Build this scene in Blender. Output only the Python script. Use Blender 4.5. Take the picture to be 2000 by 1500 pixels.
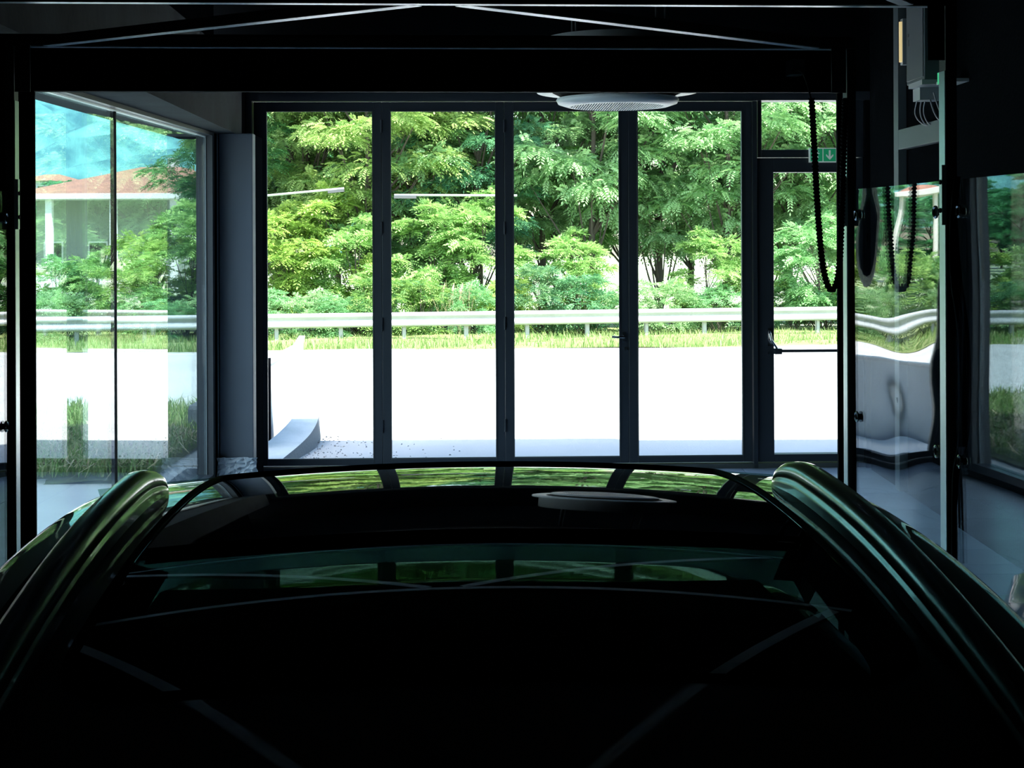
import bpy, bmesh, math, random
import numpy as np
from mathutils import Vector, Matrix

for o in list(bpy.data.objects):
    bpy.data.objects.remove(o, do_unlink=True)
SC = bpy.context.scene
COL = SC.collection
PI = math.pi

# ------------------------------------------------------------------ camera, sky, sun, exposure
F = 2800.0          # focal length in pixels of the 2000 x 1500 frame
EYE = 1.88
ROLL = -0.004
cam_d = bpy.data.cameras.new('camera')
cam = bpy.data.objects.new('camera', cam_d)
COL.objects.link(cam)
cam_d.sensor_width = 36.0
cam_d.lens = 36.0 * F / 2000.0
cam_d.shift_y = -0.15
cam_d.clip_end = 3000
cam.matrix_world = Matrix.Translation((0, 0, EYE)) @ Matrix.Rotation(PI/2, 4, 'X') @ Matrix.Rotation(ROLL, 4, 'Z')
SC.camera = cam

SUN_EL, SUN_AZ = math.radians(56), math.radians(-52)   # behind the building, a little to its right
w = bpy.data.worlds.new('sky'); SC.world = w; w.use_nodes = True
wn = w.node_tree; wn.nodes.clear()
sky = wn.nodes.new('ShaderNodeTexSky'); sky.sky_type = 'NISHITA'; sky.sun_disc = False
sky.sun_elevation = SUN_EL; sky.sun_rotation = PI - SUN_AZ; sky.air_density = 1.2; sky.dust_density = 1.5
bg = wn.nodes.new('ShaderNodeBackground'); bg.inputs['Strength'].default_value = 0.25
wo = wn.nodes.new('ShaderNodeOutputWorld')
wn.links.new(sky.outputs[0], bg.inputs['Color']); wn.links.new(bg.outputs[0], wo.inputs['Surface'])
sd = bpy.data.lights.new('sun', 'SUN'); sd.energy = 7.0; sd.angle = 0.01; sd.color = (1, .96, .9)
sun = bpy.data.objects.new('sun', sd); COL.objects.link(sun)
# light travels away from the camera (+Y), slightly to the left
sdir = Vector((math.sin(SUN_AZ)*math.cos(SUN_EL), math.cos(SUN_AZ)*math.cos(SUN_EL), -math.sin(SUN_EL)))
sun.rotation_euler = sdir.to_track_quat('-Z', 'Y').to_euler()
SC.view_settings.view_transform = 'Standard'; SC.view_settings.look = 'None'
SC.view_settings.gamma = 1.0; SC.view_settings.use_curve_mapping = False
SC.view_settings.exposure = 1.5

# ------------------------------------------------------------------ measuring helpers
def ray(px, py):
    a, b = (px-1000)/F, (450-py)/F
    c, s = math.cos(ROLL), math.sin(ROLL)
    return a*c - b*s, a*s + b*c
def P(px, py, y):                     # point at depth y
    a, b = ray(px, py); return Vector((a*y, y, EYE + b*y))
def G(px, py, h=0.0):                 # point at height h
    a, b = ray(px, py); y = (h-EYE)/b; return Vector((a*y, y, h))

# ------------------------------------------------------------------ materials
def mat(name, col=(.5, .5, .5), rough=.5, metal=0, spec=.5, coat=0, coat_rough=.03, emis=None, noise=None, bump=None):
    m = bpy.data.materials.new(name); m.use_nodes = True
    nt = m.node_tree; b = nt.nodes['Principled BSDF']
    b.inputs['Base Color'].default_value = (*col, 1); b.inputs['Roughness'].default_value = rough
    b.inputs['Metallic'].default_value = metal; b.inputs['Specular IOR Level'].default_value = spec
    b.inputs['Coat Weight'].default_value = coat; b.inputs['Coat Roughness'].default_value = coat_rough
    if emis:
        b.inputs['Emission Color'].default_value = (*emis[0], 1); b.inputs['Emission Strength'].default_value = emis[1]
    if noise or bump:
        tc = nt.nodes.new('ShaderNodeTexCoord')
    if noise:                          # noise = (scale, colour2, detail)
        n = nt.nodes.new('ShaderNodeTexNoise'); n.inputs['Scale'].default_value = noise[0]
        n.inputs['Detail'].default_value = noise[2] if len(noise) > 2 else 5
        r = nt.nodes.new('ShaderNodeValToRGB'); r.color_ramp.elements[0].position = .35; r.color_ramp.elements[1].position = .65
        r.color_ramp.elements[0].color = (*col, 1); r.color_ramp.elements[1].color = (*noise[1], 1)
        nt.links.new(tc.outputs['Object'], n.inputs['Vector']); nt.links.new(n.outputs['Fac'], r.inputs['Fac'])
        nt.links.new(r.outputs['Color'], b.inputs['Base Color'])
    if bump:
        n2 = nt.nodes.new('ShaderNodeTexNoise'); n2.inputs['Scale'].default_value = bump[0]; n2.inputs['Detail'].default_value = 6
        bp = nt.nodes.new('ShaderNodeBump'); bp.inputs['Strength'].default_value = bump[1]; bp.inputs['Distance'].default_value = .01
        nt.links.new(tc.outputs['Object'], n2.inputs['Vector']); nt.links.new(n2.outputs['Fac'], bp.inputs['Height'])
        nt.links.new(bp.outputs['Normal'], b.inputs['Normal'])
    return m

def glass(name, tint=(1, 1, 1), r0=.04, gloss_rough=0.0, wave=None, gain=.96):
    m = bpy.data.materials.new(name); m.use_nodes = True
    nt = m.node_tree; nt.nodes.clear()
    N = nt.nodes.new; L = nt.links.new
    lw = N('ShaderNodeLayerWeight'); lw.inputs['Blend'].default_value = .5
    p = N('ShaderNodeMath'); p.operation = 'POWER'; p.inputs[1].default_value = 5
    mu = N('ShaderNodeMath'); mu.operation = 'MULTIPLY_ADD'; mu.inputs[1].default_value = gain; mu.inputs[2].default_value = r0
    mu.use_clamp = True
    L(lw.outputs['Facing'], p.inputs[0]); L(p.outputs[0], mu.inputs[0])
    tr = N('ShaderNodeBsdfTransparent'); tr.inputs['Color'].default_value = (*tint, 1)
    gl = N('ShaderNodeBsdfGlossy'); gl.inputs['Roughness'].default_value = gloss_rough
    if wave:
        tc = N('ShaderNodeTexCoord'); mp = N('ShaderNodeMapping'); mp.inputs['Scale'].default_value = wave[0]
        n = N('ShaderNodeTexNoise'); n.inputs['Scale'].default_value = 1; n.inputs['Detail'].default_value = 1
        bp = N('ShaderNodeBump'); bp.inputs['Strength'].default_value = 1; bp.inputs['Distance'].default_value = wave[1]
        L(tc.outputs['Object'], mp.inputs[0]); L(mp.outputs[0], n.inputs['Vector']); L(n.outputs['Fac'], bp.inputs['Height'])
        L(bp.outputs['Normal'], gl.inputs['Normal'])
    mx = N('ShaderNodeMixShader'); o = N('ShaderNodeOutputMaterial')
    L(mu.outputs[0], mx.inputs[0]); L(tr.outputs[0], mx.inputs[1]); L(gl.outputs[0], mx.inputs[2]); L(mx.outputs[0], o.inputs[0])
    return m

def leaf_mat(name, c0, c1, trans=.45):
    m = bpy.data.materials.new(name); m.use_nodes = True
    nt = m.node_tree; nt.nodes.clear(); N = nt.nodes.new; L = nt.links.new
    at = N('ShaderNodeAttribute'); at.attribute_name = 'tint'
    r = N('ShaderNodeValToRGB'); r.color_ramp.elements[0].color = (*c0, 1); r.color_ramp.elements[1].color = (*c1, 1)
    oi = N('ShaderNodeObjectInfo')
    mm = N('ShaderNodeMix'); mm.data_type = 'RGBA'; mm.blend_type = 'MULTIPLY'; mm.inputs[0].default_value = 1
    L(at.outputs['Fac'], r.inputs[0]); L(r.outputs[0], mm.inputs[6]); L(oi.outputs['Color'], mm.inputs[7])
    d = N('ShaderNodeBsdfPrincipled'); d.inputs['Roughness'].default_value = .55; d.inputs['Specular IOR Level'].default_value = .25
    t = N('ShaderNodeBsdfTranslucent'); mx = N('ShaderNodeMixShader'); mx.inputs[0].default_value = trans
    L(mm.outputs[2], d.inputs['Base Color']); L(mm.outputs[2], t.inputs['Color'])
    o = N('ShaderNodeOutputMaterial'); L(d.outputs[0], mx.inputs[1]); L(t.outputs[0], mx.inputs[2]); L(mx.outputs[0], o.inputs[0])
    return m

M = {}
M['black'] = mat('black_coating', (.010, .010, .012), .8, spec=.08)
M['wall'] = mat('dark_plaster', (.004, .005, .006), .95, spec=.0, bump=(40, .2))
M['door_frame'] = mat('anthracite_aluminium', (.030, .036, .046), .38, spec=.5)
M['gasket'] = mat('rubber_gasket', (.01, .01, .011), .8, spec=.08)
M['alu_edge'] = mat('brushed_aluminium', (.86, .95, .97), .30, metal=.3)
M['bead'] = mat('bead_aluminium', (.20, .24, .26), .4, metal=.3)
M['alu_dark'] = mat('bronze_grey_aluminium', (.085, .092, .092), .5, metal=.1)
M['steel'] = mat('stainless_steel', (.6, .6, .6), .2, metal=1)
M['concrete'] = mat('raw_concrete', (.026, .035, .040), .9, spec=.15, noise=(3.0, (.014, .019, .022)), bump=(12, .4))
M['pillar'] = mat('painted_pillar', (.085, .10, .13), .6, bump=(10, .1))
M['tile'] = mat('floor_tile', (.31, .38, .44), .26, spec=.5, noise=(1.4, (.36, .44, .50)), bump=(30, .05))
M['grout'] = mat('grout', (.05, .06, .07), .9)
M['white'] = mat('white_plastic', (.62, .63, .63), .4)
M['grey_plastic'] = mat('grey_plastic', (.34, .37, .38), .5)
M['asphalt'] = mat('pale_paving', (.52, .52, .51), .9, noise=(.7, (.58, .58, .57), 8), bump=(60, .3))
M['gravel'] = mat('dark_grit', (.33, .34, .35), .95)
M['road_paint'] = mat('road_paint', (.8, .8, .78), .7)
M['curb'] = mat('cast_concrete', (.46, .54, .57), .8, noise=(5, (.56, .63, .66)), bump=(30, .4))
M['curb_side'] = mat('rough_shaded_concrete', (.10, .12, .14), .9, bump=(40, .6))  # rough concrete, the curb's side shade put into its dark colour
M['parapet'] = mat('pale_sheet', (.50, .54, .56), .6)
M['galv'] = mat('galvanised_steel', (.40, .42, .43), .5, metal=.2, noise=(1.5, (.47, .49, .50)))
M['soil'] = mat('verge_soil', (.16, .22, .07), .95, noise=(1.2, (.26, .30, .11), 8), bump=(6, .8))
M['bank_soil'] = mat('bank_soil', (.13, .15, .07), .95, noise=(2.5, (.07, .10, .03), 8), bump=(6, .8))
M['far_ground'] = mat('far_field', (.45, .47, .38), .95, noise=(.05, (.25, .36, .13), 6))
M['hill'] = mat('hazed_wooded_hill', (.05, .17, .19), .95, noise=(.22, (.15, .40, .36), 12), bump=(.5, 1.0))  # blue-teal base colour puts the aerial haze into the woods
M['bark'] = mat('bark', (.09, .075, .06), .9, bump=(20, .8))
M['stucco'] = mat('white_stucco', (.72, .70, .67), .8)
M['roof_tile'] = mat('terracotta', (.42, .20, .13), .8, noise=(2.0, (.33, .16, .11)))
M['dark_win'] = mat('dark_pane', (.02, .025, .03), .1)
M['paint'] = mat('car_paint', (.075, .058, .066), .45, spec=.5, coat=1.0, coat_rough=.02)
M['trim_b'] = mat('gloss_black_trim', (.004, .004, .005), .15, coat=.6)
M['rail'] = mat('roof_rail_finish', (.12, .135, .135), .28, metal=.6, coat=.5)
M['rubber'] = mat('tyre_rubber', (.012, .012, .012), .8)
M['cabin'] = mat('cabin_fabric', (.010, .010, .011), .9)
M['roof_front'] = mat('front_roof_glass', (.030, .032, .035), .02, spec=.6)
M['green'] = mat('sign_green', (.005, .11, .045), .4, emis=((.01, .22, .10), .22))
M['sign_white'] = mat('sign_white', (.30, .36, .36), .5, emis=((.5, .65, .62), .12))
M['led'] = mat('green_led', (.02, .2, .08), .4, emis=((.05, .7, .3), .25))
M['warm'] = mat('warm_tube', (.9, .8, .5), .4, emis=((1, .72, .30), .2))
M['wire'] = mat('grey_cable', (.32, .30, .32), .5)
M['plastic_wrap'] = mat('wrap_film', (.30, .34, .40), .3, spec=.7)
M['straw'] = mat('straw', (.40, .34, .20), .9)
M['pane'] = glass('clear_glass', (.97, .99, .98), .035)
M['pane_left'] = glass('tinted_glass', (.74, .86, .88), .06, gain=1.5)
M['acrylic'] = glass('acrylic_sheet', (.90, .95, .96), .06, wave=((1.2, 1.2, 3.0), .004), gain=1.25)
M['acrylic2'] = glass('acrylic_sheet_flat', (.90, .95, .96), .05, wave=((1.5, 1.5, 1.5), .0015), gain=1.0)
M['roof_glass'] = glass('roof_glass_dark', (.035, .062, .053), .045)
M['windscreen'] = glass('green_windscreen', (.45, .66, .56), .045)
M['side_glass'] = glass('privacy_glass', (.16, .18, .18), .045)
M['leaf'] = leaf_mat('locust_leaf', (.15, .31, .13), (.46, .68, .33))
M['leaf_dk'] = leaf_mat('shrub_leaf', (.06, .19, .10), (.27, .46, .20), .35)
M['grass'] = leaf_mat('grass_blade', (.15, .29, .07), (.42, .46, .22), .4)

# ------------------------------------------------------------------ object helpers
def link(name, me, parent=None, loc=None, rotz=None):
    o = bpy.data.objects.new(name, me); COL.objects.link(o)
    if parent: o.parent = parent
    if loc is not None: o.location = loc
    if rotz is not None: o.rotation_euler = (0, 0, rotz)
    return o
def tag(o, label=None, cat=None, group=None, kind=None):
    if label: o['label'] = label
    if cat: o['category'] = cat
    if group: o['group'] = group
    if kind: o['kind'] = kind
    return o
def empty(name, loc=(0, 0, 0), rotz=0, parent=None, **k):
    o = link(name, None, parent, loc, rotz); o.empty_display_size = .2
    return tag(o, **k)

class MB:
    def __init__(s): s.v = []; s.f = []; s.mi = []; s.smooth = False
    def add(s, vs, fs, mi=0):
        b = len(s.v); s.v += [tuple(v) for v in vs]; s.f += [tuple(b+i for i in f) for f in fs]; s.mi += [mi]*len(fs); return s
    def box(s, a, b, mi=0):
        x0, x1 = sorted((a[0], b[0])); y0, y1 = sorted((a[1], b[1])); z0, z1 = sorted((a[2], b[2]))
        return s.add([(x0, y0, z0), (x1, y0, z0), (x1, y1, z0), (x0, y1, z0), (x0, y0, z1), (x1, y0, z1), (x1, y1, z1), (x0, y1, z1)],
              [(3, 2, 1, 0), (4, 5, 6, 7), (0, 1, 5, 4), (1, 2, 6, 5), (2, 3, 7, 6), (3, 0, 4, 7)], mi)
    def bar(s, p, q, w, h, up=(0, 0, 1), mi=0):       # rectangular bar from p to q
        p, q = Vector(p), Vector(q); d = (q-p).normalized(); up = Vector(up)
        sd_ = d.cross(up).normalized(); up = sd_.cross(d).normalized()
        vs = []
        for c in (p, q):
            for i, j in ((-1, -1), (1, -1), (1, 1), (-1, 1)): vs.append(c + sd_*(i*w/2) + up*(j*h/2))
        return s.add(vs, [(3, 2, 1, 0), (4, 5, 6, 7), (0, 1, 5, 4), (1, 2, 6, 5), (2, 3, 7, 6), (3, 0, 4, 7)], mi)
    def tube(s, pts, r, n=10, cap=True, mi=0):
        pts = [Vector(p) for p in pts]; rr = r if isinstance(r, (list, tuple)) else [r]*len(pts)
        ref = Vector((0, 0, 1)) if abs((pts[1]-pts[0]).normalized().z) < .9 else Vector((1, 0, 0))
        vs = []; fs = []
        for i, p in enumerate(pts):
            d = (pts[min(i+1, len(pts)-1)] - pts[max(i-1, 0)]).normalized()
            a = (ref - d*ref.dot(d)).normalized(); b = d.cross(a); ref = a
            for k in range(n):
                t = 2*PI*k/n; vs.append(p + (a*math.cos(t) + b*math.sin(t))*rr[i])
        for i in range(len(pts)-1):
            for k in range(n):
                k2 = (k+1) % n; fs.append((i*n+k, i*n+k2, (i+1)*n+k2, (i+1)*n+k))
        if cap: fs += [tuple(range(n))[::-1], tuple((len(pts)-1)*n+k for k in range(n))]
        return s.add(vs, fs, mi)
    def cyl(s, p, q, r, n=20, mi=0): return s.tube([p, q], r, n, True, mi)
    def lathe(s, prof, n=48, c=(0, 0, 0), mi=0, closed=False):
        vs = []; fs = []; m = len(prof)
        for k in range(n):
            t = 2*PI*k/n
            for r, z in prof: vs.append((c[0]+r*math.cos(t), c[1]+r*math.sin(t), c[2]+z))
        for k in range(n):
            k2 = (k+1) % n
            for j in range(m-1 if not closed else m):
                j2 = (j+1) % m; fs.append((k*m+j, k2*m+j, k2*m+j2, k*m+j2))
        return s.add(vs, fs, mi)
    def grid(s, rows, mi=0, flip=False):
        n = len(rows[0]); vs = [p for r in rows for p in r]; fs = []
        for i in range(len(rows)-1):
            for j in range(n-1):
                q = (i*n+j, i*n+j+1, (i+1)*n+j+1, (i+1)*n+j)
                fs.append(q[::-1] if flip else q)
        return s.add(vs, fs, mi)
    def prism(s, poly, z0, z1, mi=0):
        n = len(poly); vs = [(x, y, z0) for x, y in poly] + [(x, y, z1) for x, y in poly]
        return s.add(vs, [tuple(range(n))[::-1], tuple(range(n, 2*n))] + [(i, (i+1) % n, n+(i+1) % n, n+i) for i in range(n)], mi)
    def mesh(s, name, mats):
        me = bpy.data.meshes.new(name); me.from_pydata(s.v, [], s.f)
        for m in (mats if isinstance(mats, (list, tuple)) else [mats]): me.materials.append(m)
        me.polygons.foreach_set('material_index', s.mi)
        if s.smooth: me.polygons.foreach_set('use_smooth', [True]*len(s.f))
        me.update(); return me
    def build(s, name, mats, parent=None, smooth=None, bevel=0, loc=None, rotz=None):
        if smooth is not None: s.smooth = smooth
        o = link(name, s.mesh(name, mats), parent, loc, rotz)
        if bevel:
            b = o.modifiers.new('bevel', 'BEVEL'); b.width = bevel; b.segments = 2; b.limit_method = 'ANGLE'
        return o

def frame_ring(mb, x0, x1, z0, z1, wl, wr, wb, wt, y0, y1):   # rectangular frame in the xz plane
    mb.box((x0, y0, z0), (x0+wl, y1, z1)); mb.box((x1-wr, y0, z0), (x1, y1, z1))
    mb.box((x0+wl, y0, z0), (x1-wr, y1, z0+wb)); mb.box((x0+wl, y0, z1-wt), (x1-wr, y1, z1)); return mb

# ------------------------------------------------------------------ the room shell
CEIL = 3.7
fl = MB().box((-2.6, -3.2, -.25), (3.3, 11.42, -.006)).build('floor', M['grout']); tag(fl, kind='structure')
TS = .6
tile_me = MB().box((-TS/2+.002, -TS/2+.002, -.006), (TS/2-.002, TS/2-.002, 0)).mesh('tile', M['tile'])
for i in range(9):
    for j in range(12):
        link('tile', tile_me, fl, (-2.1+i*TS, 4.5+j*TS, 0))
MB().box((-2.4, -3.1, -.006), (3.0, 4.2, -.001)).build('tile_field', M['tile'], fl)['kind'] = 'stuff'
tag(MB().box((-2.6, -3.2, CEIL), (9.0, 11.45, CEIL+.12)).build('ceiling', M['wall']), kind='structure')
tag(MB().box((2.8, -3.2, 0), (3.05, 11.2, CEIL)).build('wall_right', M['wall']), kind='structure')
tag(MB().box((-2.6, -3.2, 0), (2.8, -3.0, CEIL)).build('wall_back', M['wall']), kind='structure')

LW = math.atan(.0143); LWX, LWY = -2.18, 10.44            # left wall frame: local y runs along the wall, x outward is negative
wl = MB()
wl.box((-.25, -13.6, 0), (0, -4.5, CEIL)); wl.box((-.25, -4.5, 2.64), (0, .06, CEIL)); wl.box((-.25, -4.5, 0), (0, .06, .05)); wl.box((-.05, .06, 0), (0, .32, 2.6))
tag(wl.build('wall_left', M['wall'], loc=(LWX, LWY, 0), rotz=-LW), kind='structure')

# left window
w2 = empty('window_2', (LWX, LWY, 0), -LW, kind='structure')
fr = MB()
fr.box((-.12, -4.5, 2.58), (.0, .06, 2.66)); fr.box((-.12, -4.5, .05), (.0, .06, .11)); fr.box((-.12, 0, .11), (0, .06, 2.58)); fr.box((-.12, -4.5, .11), (0, -4.44, 2.58))
fr.build('frame', M['door_frame'], w2)
MB().box((-.052, -4.44, 2.568), (-.045, .0, 2.576)).build('glazing_bead', M['alu_edge'], w2)
MB().box((-.052, -.012, .11), (-.046, -.004, 2.575)).build('glazing_bead', M['bead'], w2)
MB().box((-.075, -2.235, .11), (-.055, -.01, 2.575)).build('pane', M['pane_left'], w2)
MB().box((-.075, -4.43, .11), (-.055, -2.265, 2.575)).build('pane', M['pane_left'], w2)
MB().box((-.078, -2.262, .11), (-.05, -2.238, 2.575)).build('mullion', M['gasket'], w2)

# concrete beam above the left window, and the corner pillar
bm_ = MB()
a0, a1 = P(318, 178, 5.88), P(455, 257, 8.3)
zb = 2.605
yA, yB = 1.0, 10.95
def bx_(y): return -1.82 + (y-5.88)*(-2.03+1.82)/(10.3-5.88)
bm_.add([(-2.6, yA, zb), (bx_(yA), yA, zb), (bx_(yB), yB, zb), (-2.6, yB, zb), (-2.6, yA, zb+.55), (bx_(yA), yA, zb+.55), (bx_(yB), yB, zb+.55), (-2.6, yB, zb+.55)],
        [(3, 2, 1, 0), (4, 5, 6, 7), (0, 1, 5, 4), (1, 2, 6, 5), (2, 3, 7, 6), (3, 0, 4, 7)])
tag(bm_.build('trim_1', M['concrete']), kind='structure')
pl = empty('trim_2', (-2.04, 10.75, 0), kind='structure')
MB().box((-.125, -.16, 0), (.125, -.04, zb)).build('pillar_cladding', M['pillar'], pl, bevel=.006)
MB().box((-.15, -.04, 0), (.10, .40, zb)).build('pillar_core', M['wall'], pl)
MB().box((-.140, -.165, 0), (-.130, -.15, zb)).build('edge_strip', M['bead'], pl)

# ------------------------------------------------------------------ glazed front wall (local frame DW)
DY, DWA = 11.3, math.atan(.032)
ca, sa = math.cos(DWA), math.sin(DWA)
def D(px, py):                                              # local x and height on the front wall plane
    a, b = ray(px, py); y = DY/(1-.032*a); x = a*y
    return x*ca + (y-DY)*sa, EYE + b*y
dw = dict(loc=(0, DY, 0), rotz=DWA)
XL = D(489, 600)[0]; XR = 2.9
ztop = D(1000, 181)[1]; gt = D(1000, 217)[1]; gb = .0
gbz = D(1000, 893)[1]
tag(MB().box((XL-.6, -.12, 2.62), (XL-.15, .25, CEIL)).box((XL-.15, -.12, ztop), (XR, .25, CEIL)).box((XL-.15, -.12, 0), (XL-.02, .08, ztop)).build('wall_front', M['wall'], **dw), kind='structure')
tag(MB().box((XL-.02, -.09, 0), (XL+.03, .09, ztop)).box((XL+.03, -.09, ztop-.07), (XR, .09, ztop)).build('trim_3', M['door_frame'], **dw), kind='structure')
tag(MB().box((XL+.03, -.07, 0), (XR, .07, .035)).build('trim_4', M['alu_dark'], **dw), kind='structure')
Z0, Z1 = .045, ztop-.075
def leaf(n, xa, xb, ga, gb_, handle=None):
    """one glazed door leaf between local x xa..xb with glass ga..gb_"""
    e = empty('door_%d' % n, (0, DY, 0), DWA, kind='structure')
    f = frame_ring(MB(), xa, xb, Z0, Z1, ga-xa, xb-gb_, gbz-Z0, Z1-gt, -.035, .035); f.build('leaf_frame', M['door_frame'], e, bevel=.003)
    g = MB(); frame_ring(g, ga-.001, gb_+.001, gbz-.001, gt+.001, .008, .008, .010, .008, -.042, -.036); g.build('glazing_bead', M['alu_dark'], e)
    MB().box((ga, -.012, gbz), (gb_, .012, gt)).build('pane', M['pane'], e)
    return e
GX = [(522, 730), (763.5, 969), (1002.5, 1209.5), (1244, 1449)]
gx = [(D(a, 560)[0], D(b, 560)[0]) for a, b in GX]
split = [XL+.035] + [(gx[i][1]+gx[i+1][0])/2 for i in range(3)] + [gx[3][1]+.075]
leaves = [leaf(i+1, split[i]+.0008, split[i+1]-.0008, *gx[i]) for i in range(4)]
for k, L_ in enumerate(leaves[:3]):                          # hinges on the folding joints
    for hz in (.35, 1.15, 1.9, 2.7):
        if k == 2: continue
        MB().cyl((split[k+1], -.045, hz-.05), (split[k+1], -.045, hz+.05), .008, 10).build('hinge', M['door_frame'], L_, smooth=False)
# lever handle of the third leaf
hx, hz = D(1218, 657)
h = MB(); h.box((hx-.014, -.045, hz-.035), (hx+.014, -.035, hz+.035)); h.cyl((hx, -.04, hz), (hx, -.085, hz), .009, 12); h.tube([(hx, -.085, hz), (hx-.06, -.087, hz), (hx-.10, -.080, hz+.002)], .0085, 10)
h.build('handle', M['steel'], leaves[2], smooth=False)
kx, kz = D(1221, 680)
MB().cyl((kx, -.035, kz), (kx, -.052, kz), .014, 16).box((kx-.012, -.075, kz-.005), (kx+.012, -.052, kz+.007)).build('key_cylinder', M['steel'], leaves[2])

# post between folding leaves and exit door, exit door and transom
xp = split[4]; xq = D(1484, 400)[0]
tag(MB().box((xp+.003, -.07, 0), (xq-.035, .07, Z1)).build('trim_5', M['door_frame'], **dw), kind='structure')
w1 = empty('window_1', (0, DY, 0), DWA, kind='structure')
tx0 = D(1485, 240)[0]; tz1 = D(1550, 198)[1]; tz0 = D(1550, 293)[1]; tx1 = D(1654, 240)[0]; ex1_ = D(1654, 600)[0]
frame_ring(MB(), tx0-.03, ex1_+.125, tz0-.06, Z1+.01, .03, ex1_+.125-tx1, .06, Z1+.01-tz1, -.05, .05).build('frame', M['door_frame'], w1, bevel=.003)
MB().box((tx0, -.012, tz0), (tx1, .012, tz1)).build('pane', M['pane'], w1)
d5 = empty('door_5', (0, DY, 0), DWA, kind='structure')
ex0 = D(1509, 600)[0]; ez1 = D(1560, 337)[1]; ez0 = D(1560, 885)[1]; ex1 = D(1654, 600)[0]
frame_ring(MB(), xq-.03, ex1+.12, .045, tz0-.065, ex0-xq+.03, .12, ez0-.045, tz0-.065-ez1, -.05, .04).build('leaf_frame', M['door_frame'], d5, bevel=.003)
MB().box((ex0, -.012, ez0), (ex1, .012, ez1)).build('pane', M['pane'], d5)
bz = D(1580, 683)[1]
pb = MB(); pb.tube([(ex0-.0, -.10, bz), (ex1+.02, -.10, bz)], .012, 12)
pb.box((ex0-.005, -.115, bz-.025), (ex0+.05, -.05, bz+.018)); pb.box((ex1+.0, -.115, bz-.025), (ex1+.05, -.05, bz+.018))
pb.build('panic_bar', M['door_frame'], d5, smooth=False)
hx, hz = D(1500, 650)
lh = MB(); lh.box((hx-.014, -.06, hz-.10), (hx+.014, -.05, hz+.04)); lh.tube([(hx, -.055, hz+.02), (hx-.004, -.10, hz), (hx+.004, -.105, hz-.05), (hx+.05, -.10, bz+.02)], .009, 10)
lh.build('handle', M['steel'], d5, smooth=False)
MB().cyl((hx-.004, -.05, bz-.02), (hx-.004, -.08, bz-.02), .012, 12).build('key_cylinder', M['steel'], d5)
tag(MB().box((ex1+.125, -.1, 0), (XR, .1, ztop-.07)).build('trim_6', M['wall'], **dw), kind='structure')

# exit sign on the mullion above the exit door
sx0, sz1 = D(1576, 290); sx1, sz0 = D(1629, 318)
es = empty('exit_sign', (0, DY, 0), DWA, label='small green and white emergency exit sign with down arrow above the door', cat='sign')
MB().box((sx0, -.085, sz0), (sx1, -.055, sz1)).build('housing', M['sign_white'], es)
mx_ = (sx0+sx1)/2
MB().box((sx0+.008, -.088, sz0+.008), (mx_-.006, -.085, sz1-.008)).box((mx_+.002, -.088, sz0+.008), (sx1-.008, -.085, sz1-.008)).build('green_field', M['green'], es)
def flat(mb, poly, y0, y1):
    n = len(poly); vs = [(x, y0, z) for x, z in poly]+[(x, y1, z) for x, z in poly]
    mb.add(vs, [tuple(range(n)), tuple(range(n, 2*n))[::-1]]+[(i, (i+1) % n, n+(i+1) % n, n+i) for i in range(n)])
ar = MB(); cx = (mx_+.002+sx1-.008)/2; cz = (sz0+sz1)/2
flat(ar, [(cx-.007, cz+.038), (cx+.007, cz+.038), (cx+.007, cz-.012), (cx+.028, cz+.008), (cx+.028, cz-.008), (cx, cz-.038), (cx-.028, cz-.008), (cx-.028, cz+.008), (cx-.007, cz-.012)], -.091, -.088)
ar.build('arrow', M['sign_white'], es)
man = MB(); mx0 = (sx0+.008+mx_-.006)/2
man.cyl((mx0+.008, -.088, cz+.030), (mx0+.008, -.091, cz+.030), .007, 12)
for a_, b_ in (((.004, .02), (-.004, -.004)), ((.004, .018), (.022, .010)), ((.004, .018), (-.016, .012)), ((-.016, .012), (-.022, .0)), ((-.004, -.004), (.012, -.016)), ((.012, -.016), (.008, -.034)), ((-.004, -.004), (-.012, -.02)), ((-.012, -.02), (-.028, -.022))):
    man.bar((mx0+a_[0], -.0895, cz+a_[1]), (mx0+b_[0], -.0895, cz+b_[1]), .003, .008, up=(0, 0.001, 1) if abs(a_[0]-b_[0]) > .01 else (1, 0, 0))
dr = MB(); frame_ring(dr, mx0-.036, mx0-.01, cz-.04, cz+.035, .003, .003, .003, .003, -.0895, -.088)
man.build('running_figure', M['sign_white'], es); dr.build('doorway_symbol', M['sign_white'], es)

# crumpled film at the foot of the pillar
random.seed(4)
rows = []
for i in range(14):
    z = .01 + i*.016; rows.append([Vector((-2.17+.29*j/12+random.uniform(-.008, .008), 10.56-.05*(1-i/14)-random.uniform(0, .035), z)) for j in range(13)])
cf = MB().grid(rows); cf.grid([[p+Vector((0, .006, 0)) for p in r] for r in rows], flip=True)
tag(cf.build('plastic_wrap', M['plastic_wrap'], smooth=False), 'crumpled grey plastic film wrapped round the foot of the corner pillar', 'plastic film')

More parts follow.
